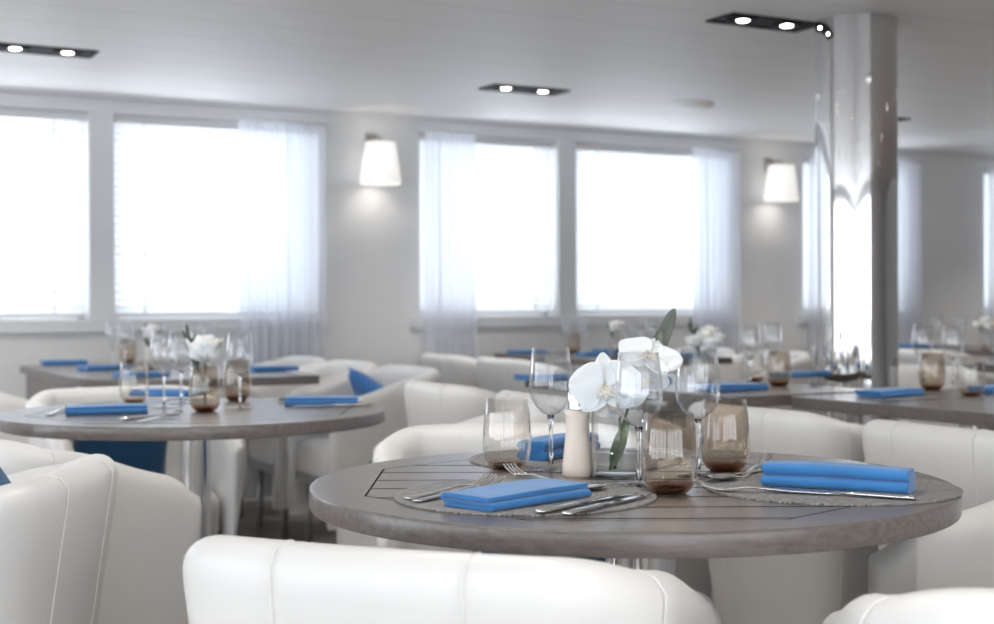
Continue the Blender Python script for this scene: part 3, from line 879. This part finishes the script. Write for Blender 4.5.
# pepper mill
e = empty('pepper_mill', 'pale beige wooden pepper mill with a steel head', 'pepper mill', loc=(.1305, 2.245, .75))
MB().lathe([(0, 0), (.0235, 0), (.0252, .0015), (.0252, .012), (.0235, .030), (.0205, .060), (.0190, .080), (.0195, .098), (.0210, .1065), (.0, .108)], 48).build('body', 'beige_wood', e)
MB().lathe([(0, .108), (.0135, .108), (.0160, .1095), (.0160, .132), (.0148, .1355), (0, .1365)], 48).build('head', 'chrome', e); auto(e.children[-1])

# glass vase with orchid
VX, VY = .1935, 2.225
e = empty('glass_vase', 'short clear glass cylinder vase holding the orchid', 'vase', loc=(VX, VY, .75))
MB().lathe([(0, 0), (.0405, 0), (.0418, .0015), (.0418, .1055), (.0412, .1065), (.0405, .1055), (.0402, .008), (.038, .0065), (0, .0065)], 64).build('glass_wall', 'glass', e)
MB().lathe([(0, .0068), (.036, .0068), (.0400, .009), (.0400, .040), (0, .040)], 48).build('water', thin_glass('vase_water', (.93, .945, .95)), e)

def petal(L, W_, curl, cup, n=8, m_=7, tip=.5):
    """petal grid along +y, facing +z"""
    vs = []; fs = []
    for j in range(n + 1):
        v_ = j / n; w = W_ * (sin(pi * min(1, v_ ** tip * .93 + .03)) ** .7 if v_ < 1 else .12)
        a = curl * v_
        for i in range(m_ + 1):
            u = i / m_ * 2 - 1
            vs.append((u * w / 2, L * v_ * cos(a * .5), L * v_ * sin(a * .5) + cup * (u * u) * w + .0025 * sin(u * 5 + v_ * 7)))
    for j in range(n):
        for i in range(m_): q_ = j * (m_ + 1) + i; fs.append((q_, q_ + 1, q_ + m_ + 2, q_ + m_ + 1))
    return vs, fs
def thick(o, t=.0006):
    s_ = o.modifiers.new('t', 'SOLIDIFY'); s_.thickness = t; s_.offset = 0; return o
def orient(origin, normal, up=(0, 0, 1), roll=0):
    z = Vector(normal).normalized(); x = Vector(up).cross(z).normalized(); y = z.cross(x)
    return Matrix.Translation(Vector(origin)) @ Matrix((x, y, z)).transposed().to_4x4() @ Matrix.Rotation(roll, 4, 'Z')
def orchid_bloom(parent, origin, normal, sc=1.0, roll=0):
    M_ = orient(origin, normal, roll=roll)
    b_ = MB()
    for k_, (ang_, L, W_, cu) in enumerate(((90, .043, .030, .2), (90 + 128, .040, .032, .3), (90 - 128, .040, .032, .3), (14, .045, .062, .15), (166, .045, .062, .15))):
        vs, fs = petal(L * sc, W_ * sc, cu, .12 if k_ < 3 else .05, tip=.62)
        k0 = len(b_.v); b_.add(vs, fs)
        b_.xf(Matrix.Rotation(math.radians(ang_ - 90), 4, 'Z') @ Matrix.Translation((0, .003, .002 * k_ * .6)), k0)
    b_.xf(M_); o = b_.build('blossom', 'petal', parent); sub(thick(o), 1)
    c_ = MB()
    for sx in (-1, 0, 1):
        vs, fs = petal(.018 * sc, .012 * sc, -1.1, .5, 5, 4)
        k0 = len(c_.v); c_.add(vs, fs); c_.xf(Matrix.Rotation(math.radians(180 + sx * 42), 4, 'Z') @ Matrix.Translation((0, 0, .006)) @ Matrix.Rotation(.9, 4, 'X'), k0)
    c_.lathe([(0, .0), (.004, .003), (.0045, .009), (0, .013)], 10)
    c_.xf(M_); oc = c_.build('blossom_centre', 'petal_core', o); thick(oc)
    return o
def leaf(parent, base, direction, normal, L, W_, curl=.3, mat='leaf'):
    y = Vector(direction).normalized(); z = Vector(normal); z = (z - y * z.dot(y)).normalized(); x = y.cross(z)
    vs, fs = petal(L, W_, curl, .12, 12, 4, tip=.85)
    R_ = Matrix.Translation(Vector(base)) @ Matrix((x, y, z)).transposed().to_4x4()
    o = MB().add(vs, fs).xf(R_).build('leaf', mat, parent); sub(thick(o, .0007), 1); return o
def pz(px, py, d):
    dr = CF + CR * ((px - 497) / F) + CU * ((312 - py) / F)
    return Vector((0, 0, CAMZ)) + dr * (d / dr.y)
VO = Vector((VX, VY, .75))
e = empty('orchid_spray', 'white orchid blossoms with a dark leaf standing in the glass vase', 'flowers', loc=VO)
def rel(px, py, d): return pz(px, py, d) - VO
p1, p2, p3 = rel(606, 388, 2.18), rel(640, 380, 2.22), rel(648, 360, 2.20)
MB().tube([(-.012, .0, .012), (.004, 0, .07), rel(620, 405, 2.22), rel(616, 390, 2.24), rel(598, 386, 2.19)], [.003, .0026, .0022, .0018, .0014], 8).build('stem', 'stem', e)
MB().tube([(-.004, .01, .012), (.008, .005, .08), rel(632, 395, 2.25), rel(645, 372, 2.25), rel(660, 350, 2.25)], [.003, .0026, .0022, .0018, .0014], 8).build('stem', 'stem', e)
orchid_bloom(e, p1, (-.15, -1, .10), 1.25, .1)
orchid_bloom(e, p2, (.35, -1, .25), 1.15, .5)
orchid_bloom(e, p3, (.1, -.75, .9), 1.15, -.5)
orchid_bloom(e, rel(614, 402, 2.19), (-.2, -.8, -.9), .75, .9)
leaf(e, rel(641, 402, 2.24), rel(658, 345, 2.24) - rel(641, 402, 2.24), (-.4, -1, .1), .12, .034, .2)
leaf(e, rel(650, 372, 2.25), rel(673, 308, 2.25) - rel(650, 372, 2.25), (-.6, -1, 0), .112, .030, -.15)
leaf(e, (-.01, 0, .015), Vector((.03, 0, .09)), (0, -1, .2), .085, .022, .2, 'stem')

# rose in amber stemless glass on the left round table, and similar arrangements behind
def make_rose(name, label, nl=7, sc=1.0, clusters=1, mat='petal', group='white flower arrangements'):
    e_ = empty(name, label, 'flowers', group)
    tops = [(0, 0, .145)] if clusters == 1 else [(0.0, 0, .15), (.045, .01, .14), (-.04, .0, .135), (.015, -.03, .125), (.02, .03, .165)]
    rnd = random.Random(len(label))
    MB().tube([(0, 0, .012), (.003, .0, .08), (0, 0, .125)], .0026, 8).build('stem', 'stem', e_)
    for ti, tp in enumerate(tops):
        b_ = MB(); R0 = .036 * sc if clusters == 1 else .026 * sc
        for ring_, (n_, tilt, L) in enumerate(((3, 1.35, .8), (4, 1.1, .95), (5, .8, 1.05), (6, .45, 1.1))):
            for k_ in range(n_):
                vs, fs = petal(R0 * L * 1.15, R0 * 1.25, .9, .25, 6, 5, .6)
                k0 = len(b_.v); b_.add(vs, fs)
                b_.xf(Matrix.Translation(Vector(tp) + Vector((0, 0, -R0 * .3))) @ Matrix.Rotation(2 * pi * k_ / n_ + ring_ * .6 + rnd.uniform(-.2, .2), 4, 'Z') @ Matrix.Rotation(tilt, 4, 'X'), k0)
        thick(b_.build('blossom', mat, e_))
    for k_ in range(nl):
        s_ = Vector((-.015 - .004 * k_, .01, .10 + .012 * k_))
        leaf(e_, s_, Vector((-.5 + .35 * (k_ % 3), .1 * (k_ % 2), .9)), (0, -1, .2), .045, .011, .3)
    MB().tube([(0, .004, .02), (-.012, .01, .09), (-.035, .01, .19)], [.0016, .0014, .001], 6).build('stem', 'stem', e_)
    return e_
p_ = at(205, 411.5)
put(TS, (p_.x, p_.y, .75), 0, 'amber stemless glass holding the white rose on the left round table', g2)
r1 = make_rose('white_rose', 'large white rose with grey green sprigs on the left round table', 8, 1.7)
r1.location = (p_.x, p_.y, .752)
def arr(px, py, lab, glab, nl=6, clusters=5, mat='petal', grp=g4):
    q_ = at(px, py)
    put(TL_, (q_.x, q_.y, .75), 0, glab, grp)
    r_ = make_rose('flower_arrangement', lab, nl, 1.5, clusters, mat); r_.location = (q_.x, q_.y, .752); return r_
arr(152, 370, 'pale blurred flower on the far left table', 'stemless glass holding the pale flower, far left table', 6, 1, grp=g3)
arr(705, 384, 'bushy white blossoms with dark sprigs on the table left of the pillar', 'glass holding the bushy white blossoms left of the pillar', 8, 5, grp=g5)
arr(617, 359, 'small blurred white flowers behind the orchid, wall table', 'glass holding the small flowers on the middle wall table', 4, 1)
arr(985, 351, 'white blossoms on the distant table at the right edge', 'glass holding the white blossoms in the far right distance', 4, 5, grp=g7)
arr(1003, 358, 'orange flower glimpsed at the right edge', 'glass holding the orange flower at the right edge', 3, 1, 'orange', grp=g7)

# ------------------------------------------------------------------ daylight
w = bpy.data.worlds.new('daylight'); S.world = w; w.use_nodes = True
bg = w.node_tree.nodes['Background']; bg.inputs[0].default_value = (.90, .95, 1, 1); bg.inputs[1].default_value = 3.8
def portal(t0, t1, n, z0, z1, rot):
    l = bpy.data.lights.new('window_daylight', 'AREA'); l.shape = 'RECTANGLE'; l.size = t1 - t0; l.size_y = z1 - z0
    l.cycles.is_portal = True
    o = bpy.data.objects.new('window_daylight', l); COL.objects.link(o)
    o.location = RW((t0 + t1) / 2, n, (z0 + z1) / 2)
    d = NY * rot
    o.rotation_euler = d.to_track_quat('-Z', 'Z').to_euler()
for a, b_ in WIN: portal(a, b_, WN + WT + .01, ZB, ZT, -1)
for a, b_ in FWIN: portal(a, b_, N0 - WT - .01, .30, ZT, 1)
for a, b_ in LWIN:
    portal(a, b_, 0, .30, ZT, 1); o = COL.objects[-1]
    o.location = RW(T0 - WT - .01, (a + b_) / 2, (.30 + ZT) / 2); o.rotation_euler = TX.to_track_quat('-Z', 'Z').to_euler()

vs_ = S.view_settings; vs_.view_transform = 'Standard'; vs_.look = 'None'; vs_.gamma = 1; vs_.exposure = .7
try: vs_.use_curve_mapping = False
except Exception: pass
cy = S.cycles
cy.use_denoising = True
try: cy.denoiser = 'OPENIMAGEDENOISE'
except Exception: pass
cy.max_bounces = 14; cy.diffuse_bounces = 5; cy.glossy_bounces = 5; cy.transmission_bounces = 10; cy.transparent_max_bounces = 32
cy.sample_clamp_indirect = 8; cy.caustics_reflective = False; cy.caustics_refractive = False
